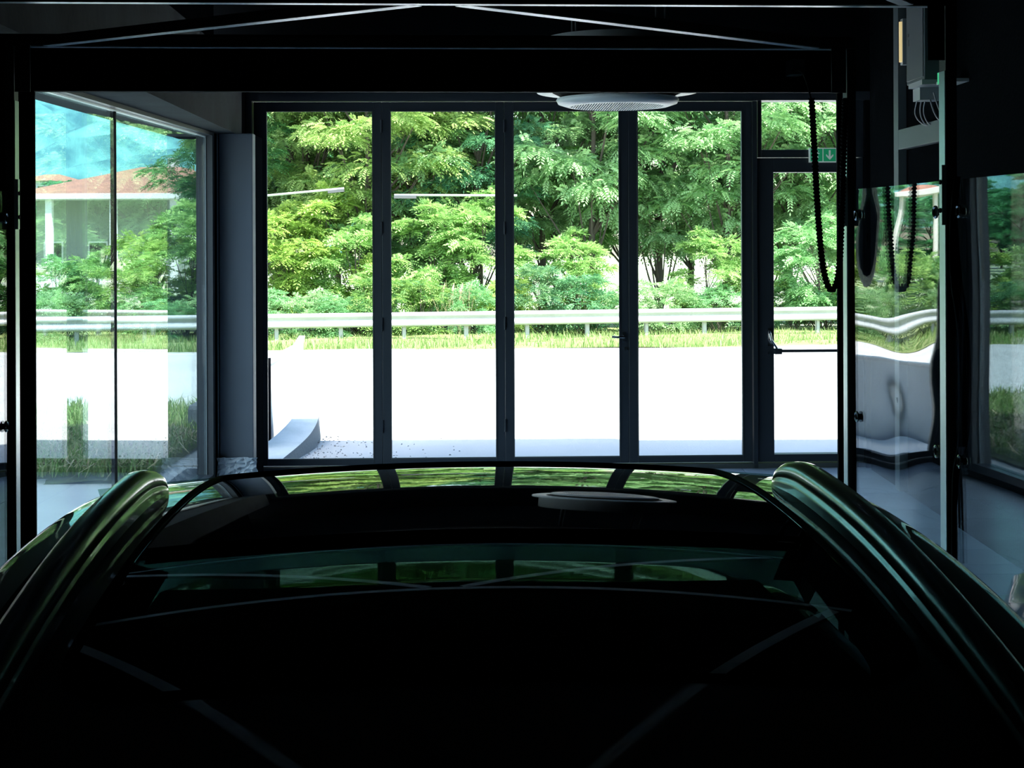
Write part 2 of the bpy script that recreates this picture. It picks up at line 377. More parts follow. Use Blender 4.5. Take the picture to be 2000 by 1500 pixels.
# ------------------------------------------------------------------ aluminium frame over the car (local frame: u across, v along)
TH = math.atan(.0564); BAY = dict(loc=(0, 0, 0), rotz=TH)
frm = empty('aluminium_frame', (.02, 0, 0), TH, label='tall aluminium frame with cross braces and clear side panels standing round the car', cat='frame')
HT = 2.43; BARV = [4.31, 3.47, 1.95, .6]
PU = 1.248; PW = .028
M['alu_frame'] = mat('satin_frame', (.72, .82, .82), .3, metal=.4)
def profile_bar(p, q, wdt, hgt, name, lit_underside=True):
    """dark profile with daylight put on as a pale underside strip"""
    p, q = Vector(p), Vector(q)
    o = MB().bar(p, q, wdt, hgt).build(name, M['alu_dark'], frm, bevel=.001)
    if lit_underside:
        d = Vector((0, 0, -(hgt/2+.0015))); MB().bar(p+d, q+d, wdt*.86, .003).build('lit_underside', M['alu_edge'], o)  # pale strip stands in for daylight reflected on the bar's underside
    return o
for v in BARV:
    profile_bar((-PU-PW, v+.015, HT+.0145), (PU+PW, v+.015, HT+.0145), .03, .026, 'crossbar')
for v0, v1 in ((4.31, 3.47), (3.47, 1.95), (1.95, .6)):
    for s in (-1, 1):
        off = .05
        profile_bar((s*(PU-.10), v0-.01, HT+.0145), (s*off, v1+.03, HT+.0145), .038, .026, 'diagonal_brace')
RIV = MB().cyl((0, 0, 0), (0, -.003, 0), .003, 8).mesh('rivet', M['steel'])
BLT = MB().cyl((-.0015, 0, 0), (.0015, 0, 0), .006, 8).mesh('bolt', M['gasket'])
for v in BARV:
    for s in (-1, 1):
        po = MB().box((s*PU, v, 0), (s*(PU+PW), v+.045, HT)).build('post', M['alu_dark'], frm, bevel=.001)
        MB().box((s*(PU-.0015), v+.003, .01), (s*PU, v+.043, HT-.16)).build('lit_inner_face', M['alu_frame'], po)  # pale strip paints the light falling on the post's inner face
        MB().box((s*(PU-.02), v-.04, 0), (s*(PU+.06), v+.07, .008)).build('foot_plate', M['alu_dark'], po)
        # corner bracket with rivets
        br = MB().box((s*(PU-.048 if v > 4 else PU-.045), v-.003, HT-.135), (s*(PU-.003), v, HT+.005)).build('corner_bracket', M['alu_dark' if v > 4 else 'black'], po)
        for du, dz in ((-.012, -.03), (-.035, -.03), (-.022, -.065), (-.012, -.10), (-.035, -.10)):
            link('rivet', RIV, po, (s*(PU+du), v-.003, HT+dz))
        # hinge plate
        MB().box((s*(PU-.012), v-.004, 1.889), (s*(PU), v+.012, 2.037)).build('hinge_plate', M['alu_frame'], po)
        for z in (1.925, 1.995): link('bolt', BLT, po, (s*(PU-.0132), v+.004, z))
for u in (-.045, .028):
    MB().cyl((u, 3.468, HT+.005), (u, 3.458, HT+.005), .007, 10).build('bolt', M['gasket'], frm)
# side panels
def panel(s, v0, v1, m, bow):
    u0 = s*(PU+.012); n = 24; rows = []; rows2 = []
    for i in range(n+1):
        z = .12 + (2.0-.12)*i/n; r = []; r2 = []
        for j in range(n+1):
            t = j/n; v = v0+(v1-v0)*t; du = bow*(math.sin(PI*t)+.25*math.sin(2*PI*t+z*2.2)) + .25*bow*math.sin(z*3.3+1)*math.sin(PI*t)
            r.append((u0+s*du, v, z)); r2.append((u0+s*(du+.004), v, z))
        rows.append(r); rows2.append(r2)
    p = MB().grid(rows, flip=(s > 0)).grid(rows2, flip=(s < 0)).build('side_panel', m, frm, smooth=True)
    for z in (1.922, 1.316, .62):
        for v in (v0+.05, v1-.05):
            c = MB(); c.cyl((u0-s*.004, v, z), (u0+s*.012, v, z), .0085, 14); c.build('clamp', M['gasket'], p)
            c = MB(); c.tube([(u0-s*.005, v+.013*math.cos(t*PI/8), z+.013*math.sin(t*PI/8)) for t in range(17)], .0042, 6, False)
            c.build('clamp_ring', M['steel'], p)
panel(1, 3.515, 4.295, M['acrylic'], .004); panel(1, 1.995, 3.455, M['acrylic2'], .002)
panel(-1, 3.515, 4.295, M['acrylic2'], .002); panel(-1, 1.995, 3.455, M['acrylic2'], .002)

# black header and jambs of the curtain housing just behind the far bay
hd = empty('black_portal', (0, 0, 0), TH, label='matt black portal surround with deep header behind the far frame bay', cat='portal')
pxl, pxr = -1.235, 1.307
zh = 2.322
MB().box((-1.38, 4.55, zh), (1.36, 4.60, 2.50)).build('header', M['black'], hd, bevel=.002)
MB().box((-1.38, 4.55, 0), (pxl, 4.565, zh)).build('jamb', M['black'], hd, bevel=.002)
MB().box((pxr, 4.55, 0), (1.36, 4.565, zh)).build('jamb', M['black'], hd, bevel=.002)
MB().box((pxl, 4.5505, zh-.002), (pxr, 4.5540, zh)).build('edge_strip', M['alu_dark'], hd)
# socket box, thin lead and corrugated hose
def bay(px, py, z):  return P(px, py, z)
sb = empty('socket_box', P(1550, 134, 4.585), TH, label='small dark grey junction box on the black header above the hanging hose', cat='junction box')
MB().box((-.022, -.05, -.025), (.022, 0.018, .025)).build('housing', M['alu_dark'], sb, bevel=.003)
MB().cyl((.0, -.05, 0), (.0, -.062, 0), .008, 12).build('cable_gland', M['steel'], sb)
ho = empty('corrugated_hose', P(1590, 195, 4.27), 0, label='black corrugated hose hanging in a long loop beside the right-hand post', cat='hose')
ctrl = [P(1585, 192, 4.27), P(1590, 280, 4.27), P(1594, 360, 4.27), P(1600, 450, 4.26), P(1606, 510, 4.26), P(1614, 550, 4.25), P(1624, 566, 4.25), P(1634, 552, 4.25),
        P(1640, 510, 4.25), P(1643, 440, 4.25), P(1646, 350, 4.25), P(1649, 250, 4.25), P(1651, 190, 4.25)]
def catmull(pts, n):
    out = []; pp = [pts[0]*2-pts[1]] + list(pts) + [pts[-1]*2-pts[-2]]
    for i in range(1, len(pp)-2):
        for k in range(n):
            t = k/n; a, b, c, d = pp[i-1:i+3]
            out.append(.5*((2*b) + (c-a)*t + (2*a-5*b+4*c-d)*t*t + (3*b-a-3*c+d)*t**3))
    out.append(pts[-1]); return out
def resample(pts, step):
    out = [pts[0]]; acc = 0
    for a, b in zip(pts, pts[1:]):
        L_ = (b-a).length
        while acc + L_ >= step:
            t = (step-acc)/L_; a = a + (b-a)*t; L_ = (b-a).length; out.append(a); acc = 0
        acc += L_
    return out
cp = resample(catmull(ctrl, 16), .0028)
o0 = ho.location
hr = [.0105 if (i % 4) < 2 else .0078 for i in range(len(cp))]
MB().tube([p-o0 for p in cp], hr, 12).build('hose', M['black'], ho, smooth=False)
lead = catmull([P(1550, 134, 4.53), P(1566, 142, 4.46), P(1576, 162, 4.34), P(1585, 196, 4.27)], 8)
MB().tube([p-o0 for p in lead], .0028, 8).build('lead', M['gasket'], ho, smooth=True)
# cable bundle down the near right post
cb = empty('cable_bundle', P(1868, 400, 3.50), 0, label='bundle of black cables hanging outside the nearer right-hand post', cat='cable')
o0 = cb.location
for k, (dx, r) in enumerate(((0, .006), (9, .005), (-6, .0055))):
    c = catmull([P(1870+dx*.3, 345, 3.50), P(1862+dx*.5, 430, 3.50), P(1866+dx, 540, 3.50), P(1880+dx, 650, 3.50), P(1884+dx, 760, 3.50), P(1880+dx*.8, 860, 3.50), P(1866+dx*.3, 935, 3.50), P(1862, 1100, 3.50)], 8)
    MB().tube([p-o0 for p in c], r, 8).build('cable', M['black'], cb, smooth=True)

# ------------------------------------------------------------------ round ceiling cassette
ac = empty('ceiling_air_conditioner', (.625, 8.45, -.045), label='round white air conditioning cassette with louvred disc hanging under the ceiling', cat='air conditioner')
c = (0, 0, 0)
MB().lathe([(.40, 2.735), (.475, 2.735), (.478, 2.755), (.475, 2.775), (.43, 2.79), (.43, 3.05), (.0, 3.05)], 64).lathe([(.36, 2.755), (.385, 2.735), (.40, 2.735)], 64).build('casing', M['white'], ac, smooth=True)
MB().lathe([(.30, 2.70), (.33, 2.71), (.385, 2.737)], 64).build('air_slot', M['gasket'], ac, smooth=True)
MB().lathe([(.355, 2.700), (.362, 2.690), (.35, 2.668), (.30, 2.652), (.275, 2.650), (.272, 2.656)], 64).lathe([(.355, 2.700), (.25, 2.705), (0, 2.705)], 64).build('disc', M['white'], ac, smooth=True)
gr = MB()
for k in range(-18, 19):
    x = k*.0145; L_ = math.sqrt(max(.272**2-x*x, 0))
    if L_ > .02: gr.bar((x+.004, -L_, 2.655), (x-.004, L_, 2.655), .006, .010)
gr.build('grille', M['white'], ac)
MB().lathe([(.27, 2.668), (0, 2.668)], 48).build('filter', M['gasket'], ac)
for k in range(4):
    t = PI/4+k*PI/2; MB().cyl((.36*math.cos(t), .36*math.sin(t), 3.05), (.36*math.cos(t), .36*math.sin(t), CEIL), .006, 8).build('hanger_rod', M['alu_dark'], ac)

# ------------------------------------------------------------------ equipment on the right wall
WX = 2.797
eb = empty('control_cabinet', (WX, 9.2, 2.82), label='tall grey electrical cabinet high on the dark right wall', cat='electrical cabinet')
M['cab'] = mat('cabinet_grey', (.085, .105, .115), .55, spec=.3)
MB().box((-.2, -.19, 0), (0, .22, .84)).build('cabinet_body', M['cab'], eb, bevel=.006)
MB().box((-.206, -.17, .02), (-.2, .20, .78)).build('cabinet_door', M['cab'], eb, bevel=.003)
MB().box((-.209, .14, .25), (-.206, .18, .29)).box((-.209, .14, .31), (-.206, .18, .33)).build('lettering', M['alu_dark'], eb)
MB().box((-.21, -.17, -.03), (0, .14, 0)).box((-.17, .02, -.11), (-.03, .18, -.03)).build('gland_plate', M['grey_plastic'], eb)
MB().box((-.17, -.44, -.05), (-.12, -.36, .02)).build('relay', M['led'], eb)['label'] = 'green lit relay'
MB().box((-.13, -.44, -.04), (0, -.20, -.02)).build('relay_bracket', M['grey_plastic'], eb)
ct = empty('cable_trunking', (WX, 9.9, 0), label='grey cable trunking forming an upright and cross piece on the right wall', cat='trunking')
MB().box((-.06, .25, .02), (0, .37, 3.69)).build('upright', M['cab'], ct, bevel=.003)
MB().box((-.06, -.80, 2.44), (0, .25, 2.58)).build('cross_piece', M['cab'], ct, bevel=.003)
cd = empty('conduits', (WX, 9.2, 2.6), label='five thin grey cables dropping from the cabinet to the trunking', cat='cable')
for k, (ya, yb_, yc) in enumerate(((9.52, 9.58, 9.42), (9.42, 9.46, 9.43), (9.32, 9.38, 9.36), (9.26, 9.18, 9.08), (9.16, 9.06, 8.98))):
    pts = catmull([Vector((-.10, ya-9.2, .15)), Vector((-.10, yb_-9.2, .05)), Vector((-.08, (yb_+yc)/2-9.2, -.02)), Vector((-.04, yc-9.2, -.05))], 6)
    MB().tube(pts, .005, 6).build('cable', M['wire'], cd, smooth=True)
wl_ = empty('wall_lamp', (WX-.08, 9.98, 3.2), label='slim warm yellow tube lamp high on the right wall behind the cabinet', cat='lamp')
MB().cyl((0, 0, -.16), (0, 0, .12), .018, 12).build('tube', M['warm'], wl_, smooth=False)
MB().box((.0, -.03, -.18), (.08, .03, .14)).build('bracket', M['grey_plastic'], wl_)

# ------------------------------------------------------------------ the car
CU = .071                                                    # car centre line in frame coordinates
car = empty('car', (CU*math.cos(TH)-0*math.sin(TH), CU*math.sin(TH), 0), TH,
            label='dark brown car with roof rails and black glass roof under the aluminium frame', cat='car')
KN = [(.3, 48), (.5, 38), (.8, 24), (1.1, 18), (1.41, 13.5), (1.56, 11.5), (1.79, 8.0), (1.94, 5.0), (2.1, 2.2), (2.25, .2), (2.30, -.4), (2.45, -3.2), (2.53, -4.9), (2.61, -6.3), (2.70, -8.3), (2.77, -17), (2.85, -26)]
kv = np.array([k[0] for k in KN]); ks = np.tan(np.radians([k[1] for k in KN]))
VV = np.linspace(.3, 2.85, 1021); SS = np.interp(VV, kv, ks)
HH = np.concatenate([[0], np.cumsum((SS[1:]+SS[:-1])/2*np.diff(VV))]); HH += 1.469 - np.interp(2.25, VV, HH)
def crown(u): u = abs(u); return u*u/11 + 9.0*max(0, u-.64)**2
def H(u, v): return float(np.interp(v, VV, HH)) - crown(u)
GV0, GV1 = 1.545, 2.70
def gw(v):                                                   # half width of the glazed roof opening
    base = .486 - (v-GV0)/(GV1-GV0)*.028
    r0, r1 = .10, .05
    if v < GV0+r0: t = (GV0+r0-v)/r0; base -= r0*1.1*(1-math.sqrt(max(0, 1-t*t)))
    if v > GV1-r1: t = (v-(GV1-r1))/r1; base -= r1*(1-math.sqrt(max(0, 1-t*t)))
    return base
def vrows(a, b, n): return [a+(b-a)*i/n for i in range(n+1)]
UO = .725
def side_strip(mb, vs, wf, s, n=16):
    rows = []
    for v in vs:
        w0 = wf(v); rows.append([(s*(w0+(UO-w0)*j/n), v, H(w0+(UO-w0)*j/n, v)) for j in range(n+1)])
    mb.grid(rows, flip=(s < 0))
rp = MB()
vin = sorted(set([GV0+.10*(1-math.cos(PI/2*i/12)) for i in range(13)] + vrows(GV0+.1, GV1-.05, 60) + [GV1-.05+.05*math.sin(PI/2*i/8) for i in range(9)]))
g0 = gw(GV0); g1 = gw(GV1)
for s in (-1, 1):
    side_strip(rp, vin, gw, s)
    side_strip(rp, vrows(.5, GV0, 50), lambda v: g0, s); side_strip(rp, vrows(GV1, 2.74, 14), lambda v: g1, s)
for (a, b, g_, n) in ((.5, GV0, g0, 50), (GV1, 2.74, g1, 14)):
    rp.grid([[(-g_+2*g_*j/40, v, H(-g_+2*g_*j/40, v)) for j in range(41)] for v in vrows(a, b, n)])
bmx = rp.build('roof_panel', M['paint'], car, smooth=True)
def merge(o):
    b = bmesh.new(); b.from_mesh(o.data); bmesh.ops.remove_doubles(b, verts=b.verts, dist=.0004)
    bmesh.ops.recalc_face_normals(b, faces=b.faces); b.to_mesh(o.data); b.free()
    o.data.polygons.foreach_set('use_smooth', [True]*len(o.data.polygons))
merge(bmx)
def glass_grid(v0, v1, inset, dz):
    rows = []
    vs = [v for v in vin if v0 < v < v1]; vs = [v0]+vs+[v1]
    for v in vs:
        g_ = gw(min(max(v, GV0), GV1))-inset
        rows.append([(-g_+2*g_*j/48, v, H(-g_+2*g_*j/48, v)+dz) for j in range(49)])
    return MB().grid(rows)
glass_grid(GV0+.006, 1.985, .006, -.001).build('glass_roof', M['roof_glass'], car, smooth=True)['label'] = 'dark see-through glass roof panel'
glass_grid(2.015, GV1-.006, .006, -.001).build('front_roof_panel', M['roof_front'], car, smooth=True)['label'] = 'black front roof panel'
glass_grid(1.970, 2.090, .002, -.005).build('panel_gap', M['gasket'], car, smooth=True)
# sunroof inner frame (black border under the glass)
ib = MB()
for s in (-1, 1):
    rows = []
    for v in [x for x in vin if x < 1.98]:
        g_ = gw(v); rows.append([(s*(g_-.05*j/3), v, H(g_, v)-.006-.004*j) for j in range(4)])
    ib.grid(rows)
rows = [[(-.40+.8*j/20, v, H(-.40+.8*j/20, v)-.006) for j in range(21)] for v in (GV0, GV0+.05)]; ib.grid(rows)
rows = [[(-.46+.92*j/20, v, H(-.46+.92*j/20, v)-.006) for j in range(21)] for v in (1.955, 1.985)]; ib.grid(rows)
ib.build('roof_inner_frame', M['cabin'], car, smooth=True)
# rubber seal around the glazed opening
loop = [(gw(v), v) for v in vin] + [(-gw(v), v) for v in reversed(vin)]
lp = [Vector((u, v, H(u, v)+.0015)) for u, v in loop]
lp2 = []
for a, b in zip(lp, lp[1:]+lp[:1]):
    n = max(1, int((b-a).length/.03))
    for k in range(n):
        q = a.lerp(b, k/n); q.z = H(q.x, q.y)+.0015; lp2.append(q)
lp2.append(lp2[0])
MB().tube(lp2, .0048, 6, False).build('roof_seal', M['gasket'], car, smooth=True)
# roof rails
for s in (-1, 1):
    rows = []
    V0r, V1r = .72, 2.46
    for i in range(101):
        t = i/100; v = V0r+(V1r-V0r)*(t if t < .8 else .8+.2*math.sin((t-.8)/.2*PI/2))
        e = min(1, max(0, (V1r-v)/.16)); e2 = min(1, max(0, (v-V0r)/.20))
        hh = .054*math.sqrt(max(0, 1-(1-e)**2.4))*math.sqrt(max(0, 1-(1-e2)**2)); wv = .024*(.25+.75*math.sqrt(max(0, 1-(1-min(1, e*1.6))**2)))
        uc = .545 - .018*(1-e)**2
        b0 = H(uc, v)-.004
        prof = [(-1.15, 0), (-1.0, .30), (-.98, .42), (-.86, .46), (-.86, .52), (-.95, .56), (-.80, .85), (-.45, .98), (0, 1.0), (.45, .97), (.80, .84), (.98, .5), (1.15, 0)]
        rows.append([(s*(uc+wv*a), v, b0 + (hh+.004)*b) for a, b in prof])
    r = MB().grid(rows, flip=(s > 0))
    r.add(rows[-1], [tuple(range(13))]); r.add(rows[0], [tuple(range(13))[::-1]])
    ro = r.build('roof_rail', M['rail'], car); merge(ro)
    # dark ditch strip beside the rail
    rows = [[(s*u, v, H(u, v)+.0012) for u in (.575, .585, .595, .608)] for v in vrows(.6, 2.68, 60)]
    MB().grid(rows, flip=(s < 0)).build('roof_channel', M['gasket'], car, smooth=True)
    rows = [[(s*u, v, H(u, v)+.0015) for u in (.716, .720, .7245)] for v in vrows(.9, 2.70, 50)]
    MB().grid(rows, flip=(s < 0)).build('window_trim', M['trim_b'], car, smooth=True)
# greenhouse sides
BELT = 1.0
def side_pt(s, v, t):                                         # t 0 at roof edge, 1 at belt line
    zt = H(UO, v); return (s*(UO + (.865-UO)*t**1.15), v, zt + (BELT-zt)*t)
for s in (-1, 1):
    def patch(va, vb, name, m, ins=0):
        rows = [[side_pt(s, v, j/8) for j in range(9)] for v in vrows(va, vb, 16)]
        MB().grid([[(p[0]-s*ins, p[1], p[2]) for p in r] for r in rows], flip=(s < 0)).build(name, m, car, smooth=True)
    patch(.56, .95, 'pillar', M['paint']); patch(.95, 1.62, 'side_window', M['side_glass'], .006); patch(1.62, 1.74, 'pillar', M['trim_b'])
    patch(1.74, 2.64, 'side_window', M['side_glass'], .006)
    # front pillar and quarter light
    top = [(s*UO, 2.64, H(UO, 2.64)), (s*UO, 2.74, H(UO, 2.74)), (s*.80, 3.42, 1.03)]
    ap = MB()
    A0, A1, A2 = [Vector(p) for p in top]
    rows = []
    for i in range(13):
        t = i/12; a = A1.lerp(A2, t); a.z += .03*math.sin(PI*t); b = a+Vector((-s*.05, .0, .004)); rows.append([b, a, a+Vector((s*.012, -.05, -.035)), a+Vector((s*.012, -.07, -.05))])
    ap.grid(rows, flip=(s < 0)); ap.build('front_pillar', M['paint'], car, smooth=True)
    q = MB(); rows = []
    for i in range(13):
        t = i/12; a = (A0.lerp(A1, t*2) if t < .5 else A1.lerp(A2, (t-.5)*2)); b = Vector((s*.865, 2.64+(3.42-2.64)*t, BELT))
        rows.append([a.lerp(b, j/6) for j in range(7)])
    q.grid(rows, flip=(s < 0)); q.build('side_window', M['side_glass'], car, smooth=True)
# windscreen
rows = []
for i in range(17):
    t = i/16; v = 2.74+(3.46-2.74)*t; z = H(0, 2.74)*(1-t)+1.04*t + .035*math.sin(PI*t); hw = .70+.09*t
    rows.append([(hw*k/12, v-.10*(k/12)**2*t, z - crown(hw*k/12*.9)*(1-t*.3)) for k in range(-12, 13)])
MB().grid(rows).build('windscreen', M['windscreen'], car, smooth=True)
# lower body hull
def sect(v):
    # half width and deck height along the car
    hw = .92*float(np.interp(v, [.32, .45, .8, 1.5, 3.5, 4.1, 4.38], [.80, .90, .97, 1, .99, .93, .78]))
    top = float(np.interp(v, [.32, .5, .9, 3.35, 3.46, 4.0, 4.25, 4.38], [.90, .965, 1.0, 1.0, 1.0, .93, .84, .70]))
    return hw, top
rows = []
for v in list(np.linspace(.32, 4.38, 60)):
    hw, top = sect(v); cr = .035 if v > 3.4 else .0
    prof = [(-.90, .22), (-.97, .35), (-1, .55), (-1.0, .72), (-.97, .86)]
    pts = [(a*hw, v, b*top/1.0 if b > .6 else b) for a, b in prof]
    pts += [(-.93*hw, v, top-.03), (-.85*hw, v, top)] + [(k*.17*hw, v, top+cr*(1-(k/5)**2)) for k in range(-4, 5)] + [(.85*hw, v, top), (.93*hw, v, top-.03)]
    pts += [(-p[0], p[1], p[2]) for p in reversed(pts[:5])]
    rows.append(pts)
hb = MB().grid(rows); hb.add(rows[0], [tuple(range(len(rows[0])))]); hb.add(rows[-1], [tuple(range(len(rows[0])))[::-1]])
hb.add([rows[0][0], rows[0][-1], rows[-1][-1], rows[-1][0]], [(0, 1, 2, 3)])
bo = hb.build('body', M['paint'], car); merge(bo)
MB().grid([[(-.76+1.52*j/6, v, 1.012) for j in range(7)] for v in (.62, 3.30)]).build('cabin_floor', M['cabin'], car)
# dashboard, seats, mirror
MB().box((-.70, 3.0, 1.01), (.70, 3.34, 1.06)).box((-.5, 2.98, 1.04), (-.2, 3.1, 1.10)).build('dashboard', M['cabin'], car, bevel=.02)
for s in (-1, 1):
    st = MB().box((s*.36-.22, 1.98, 1.01), (s*.36+.22, 2.10, 1.12)).build('seat', M['cabin'], car, bevel=.04)
    MB().box((s*.36-.12, 2.00, 1.16), (s*.36+.12, 2.09, 1.30)).cyl((s*.36-.05, 2.045, 1.10), (s*.36-.05, 2.045, 1.18), .006, 8).cyl((s*.36+.05, 2.045, 1.10), (s*.36+.05, 2.045, 1.18), .006, 8).build('headrest', M['cabin'], st, bevel=.03)
rm = MB().box((-.12, 2.80, 1.305), (.12, 2.83, 1.365)).box((-.015, 2.82, 1.33), (.015, 2.88, 1.40)).build('rear_view_mirror', M['cabin'], car, bevel=.012)
# wheels
def wheel(s, v):
    wb = MB(); prof = [(.20, -.10), (.31, -.11), (.345, -.07), (.345, .07), (.31, .11), (.20, .10)]
    t = MB()
    for k in range(40):
        a = 2*PI*k/40
        for r, y in prof: t.v.append((s*.80+y, v+r*math.cos(a), .345+r*math.sin(a)))
    m = len(prof)
    for k in range(40):
        for j in range(m): t.f.append((k*m+j, ((k+1) % 40)*m+j, ((k+1) % 40)*m+(j+1) % m, k*m+(j+1) % m)); t.mi.append(0)
    wo_ = t.build('wheel', M['rubber'], car, smooth=True)
    r = MB(); r.cyl((s*.88, v, .345), (s*.905, v, .345), .06, 20)
    for k in range(5):
        a = 2*PI*k/5; r.bar((s*.89, v+.05*math.cos(a), .345+.05*math.sin(a)), (s*.895, v+.21*math.cos(a), .345+.21*math.sin(a)), .04, .03, up=(1, 0, 0))
    r.build('rim', M['alu_edge'], wo_)
for s in (-1, 1):
    wheel(s, 1.0); wheel(s, 3.55)
    mi_ = MB(); mi_.box((s*.90, 2.92, 1.02), (s*1.06, 3.0, 1.12)); mi_.box((s*.84, 2.95, 1.0), (s*.92, 2.98, 1.04)); mi_.build('door_mirror', M['paint'], car, bevel=.02)
    MB().box((s*.60, 4.20, .66), (s*.83, 4.31, .76)).build('headlamp', M['steel'], car, bevel=.02)
    MB().box((s*.58, .33, .70), (s*.80, .42, .82)).build('tail_lamp', mat('red_lens', (.3, .01, .01), .2), car, bevel=.02)
    for v in (1.78, 2.55): MB().box((s*.912, v-.10, .86), (s*.935, v+.02, .885)).build('door_handle', M['paint'], car, bevel=.006)
MB().box((-.26, .33, .55), (.26, .345, .66)).build('plate_recess', M['trim_b'], car)

# ------------------------------------------------------------------ outside: ground
def gz(x, y): 
    return 0 if y < 12 else max(-.0263*(y-12), -1.0)
g1_ = MB()
xs = np.linspace(-45, 45, 31); ys = [11.55, 12, 14, 17, 20, 24, 27.6]
def eg(x): return 27.9 + .2*x*.35 + .2*math.sin(x*1.3) + .1*math.sin(x*3.7)
rows = [[(x, y if y < 27 else eg(x), gz(x, y)-.005) for x in xs] for y in ys]
g1_.grid(rows); rows = [[(x, y, -.012) for x in np.linspace(-45, -2.5, 10)] for y in (-30, 11.55)]; g1_.grid(rows)
rd = g1_.build('road', M['asphalt']); tag(rd, kind='structure')
ln = MB(); xs2 = np.linspace(-45, 30, 60)
ln.grid([[(x, eg(0)-1.0+.07*x+k*.12, gz(x, 27)+.004) for x in xs2] for k in (0, 1)])
tag(ln.build('road_line', M['road_paint']), 'white painted edge line along the far side of the road', 'road marking')
g2 = MB(); xs = np.linspace(-60, 50, 56)
rows = []
for k in range(14):
    t = k/13; rows.append([(x, eg(x)-.15+t*9.5, gz(x, 27.6+t*9)+.0+(.05*math.sin(x*2.3+k)+.04*math.sin(x*5+k*2))*min(1, k)) for x in xs])
g2.grid(rows); tag(g2.build('verge_ground', M['soil'], smooth=True), kind='structure')
g3 = MB(); rows = [[(x, y, -.75 - .012*(y-36)) for x in np.linspace(-260, 260, 20)] for y in np.linspace(35, 330, 20)]
g3.grid(rows); tag(g3.build('far_ground', M['far_ground'], smooth=True), kind='structure')
# grass bank left of the building
g4 = MB(); rows = []
random.seed(2)
for k in range(20):
    y = 10.75+k*.22; rows.append([(-2.62-.5*j - (.12 if j == 0 else 0), y + (0 if k < 19 else .25*math.sin(j*1.7)), -.004 + (.10*math.sin(PI*min(1, (y-10.7)/4.4)) + .03*math.sin(j*1.9+k*.9)) * min(1, j*.5+.2) * (0 if k == 19 else 1)) for j in range(40)])
g4.grid(rows, flip=True); tag(g4.build('bank_ground', M['bank_soil'], smooth=True), kind='structure')

# blades of grass
def blades(name, n, fx, hmin, hmax, wd, lean, parent=None, seed=1, matr=None, label=None):
    rng = np.random.default_rng(seed)
    P0 = fx(rng, n); ang = rng.uniform(0, 2*PI, n); hh = rng.uniform(hmin, hmax, n); le = rng.uniform(.1, lean, n)*hh
    dx, dy = np.cos(ang), np.sin(ang); ax, ay = -dy, dx
    V = np.zeros((n, 5, 3)); wv = wd*rng.uniform(.6, 1.3, n)
    for k, (t, ww) in enumerate(((0, 1), (.55, .75))):
        for q, s in enumerate((-1, 1)):
            V[:, k*2+q, 0] = P0[:, 0]+dx*le*t*t+ax*wv*ww*s/2; V[:, k*2+q, 1] = P0[:, 1]+dy*le*t*t+ay*wv*ww*s/2; V[:, k*2+q, 2] = P0[:, 2]+hh*t
    V[:, 4, 0] = P0[:, 0]+dx*le; V[:, 4, 1] = P0[:, 1]+dy*le; V[:, 4, 2] = P0[:, 2]+hh*(1-.3*le/hh)
    me = bpy.data.meshes.new(name); b = np.arange(n)[:, None]*5
    quads = (b + np.array([[0, 1, 3, 2]])); tris = (b + np.array([[2, 3, 4]]))
    idx = np.concatenate([quads.ravel(), tris.ravel()]); tot = np.concatenate([np.full(n, 4), np.full(n, 3)])
    me.vertices.add(n*5); me.vertices.foreach_set('co', V.ravel())
    me.loops.add(len(idx)); me.loops.foreach_set('vertex_index', idx.astype(np.int32))
    me.polygons.add(2*n); st = np.concatenate([[0], np.cumsum(tot)[:-1]]); me.polygons.foreach_set('loop_start', st.astype(np.int32))
    a = me.attributes.new('tint', 'FLOAT', 'POINT'); a.data.foreach_set('value', np.repeat(rng.uniform(0, 1, n)**1.5, 5).astype(np.float32))
    me.materials.append(matr or M['grass']); me.update(); me.validate()
    return link(name, me, parent)
def fx_verge(rng, n):
    x = rng.uniform(-22, 16, n); t = rng.uniform(0, 1, n)**1.3*5.5
    y = 27.9+.07*x+.2*np.sin(x*1.3)+.1*np.sin(x*3.7)+t; return np.stack([x, y, -.0263*(y-12)-.03], 1)
tag(blades('verge_grass', 26000, fx_verge, .06, .26, .022, .8, seed=3), 'rough green grass growing under and behind the guardrail', 'grass', kind='stuff')
def fx_bank(rng, n):
    y = rng.uniform(10.75, 14.9, n); x = -2.75-rng.uniform(0, 1, n)**.9*4.5; return np.stack([x, y, .04+0*x], 1)
tag(blades('bank_grass', 22000, fx_bank, .05, .22, .012, 1.2, seed=5), 'tangled green grass on the bank outside the left window', 'grass', kind='stuff')
def fx_straw(rng, n):
    y = rng.uniform(10.8, 13.0, n); x = -2.75-rng.uniform(0, 1, n)*3.0; return np.stack([x, y, .09+0*x], 1)
so = blades('dry_straw', 2200, fx_straw, .05, .14, .014, 4.5, seed=6, matr=M['straw']); tag(so, 'dry straw litter lying on the bank outside the left window', 'straw', kind='stuff')

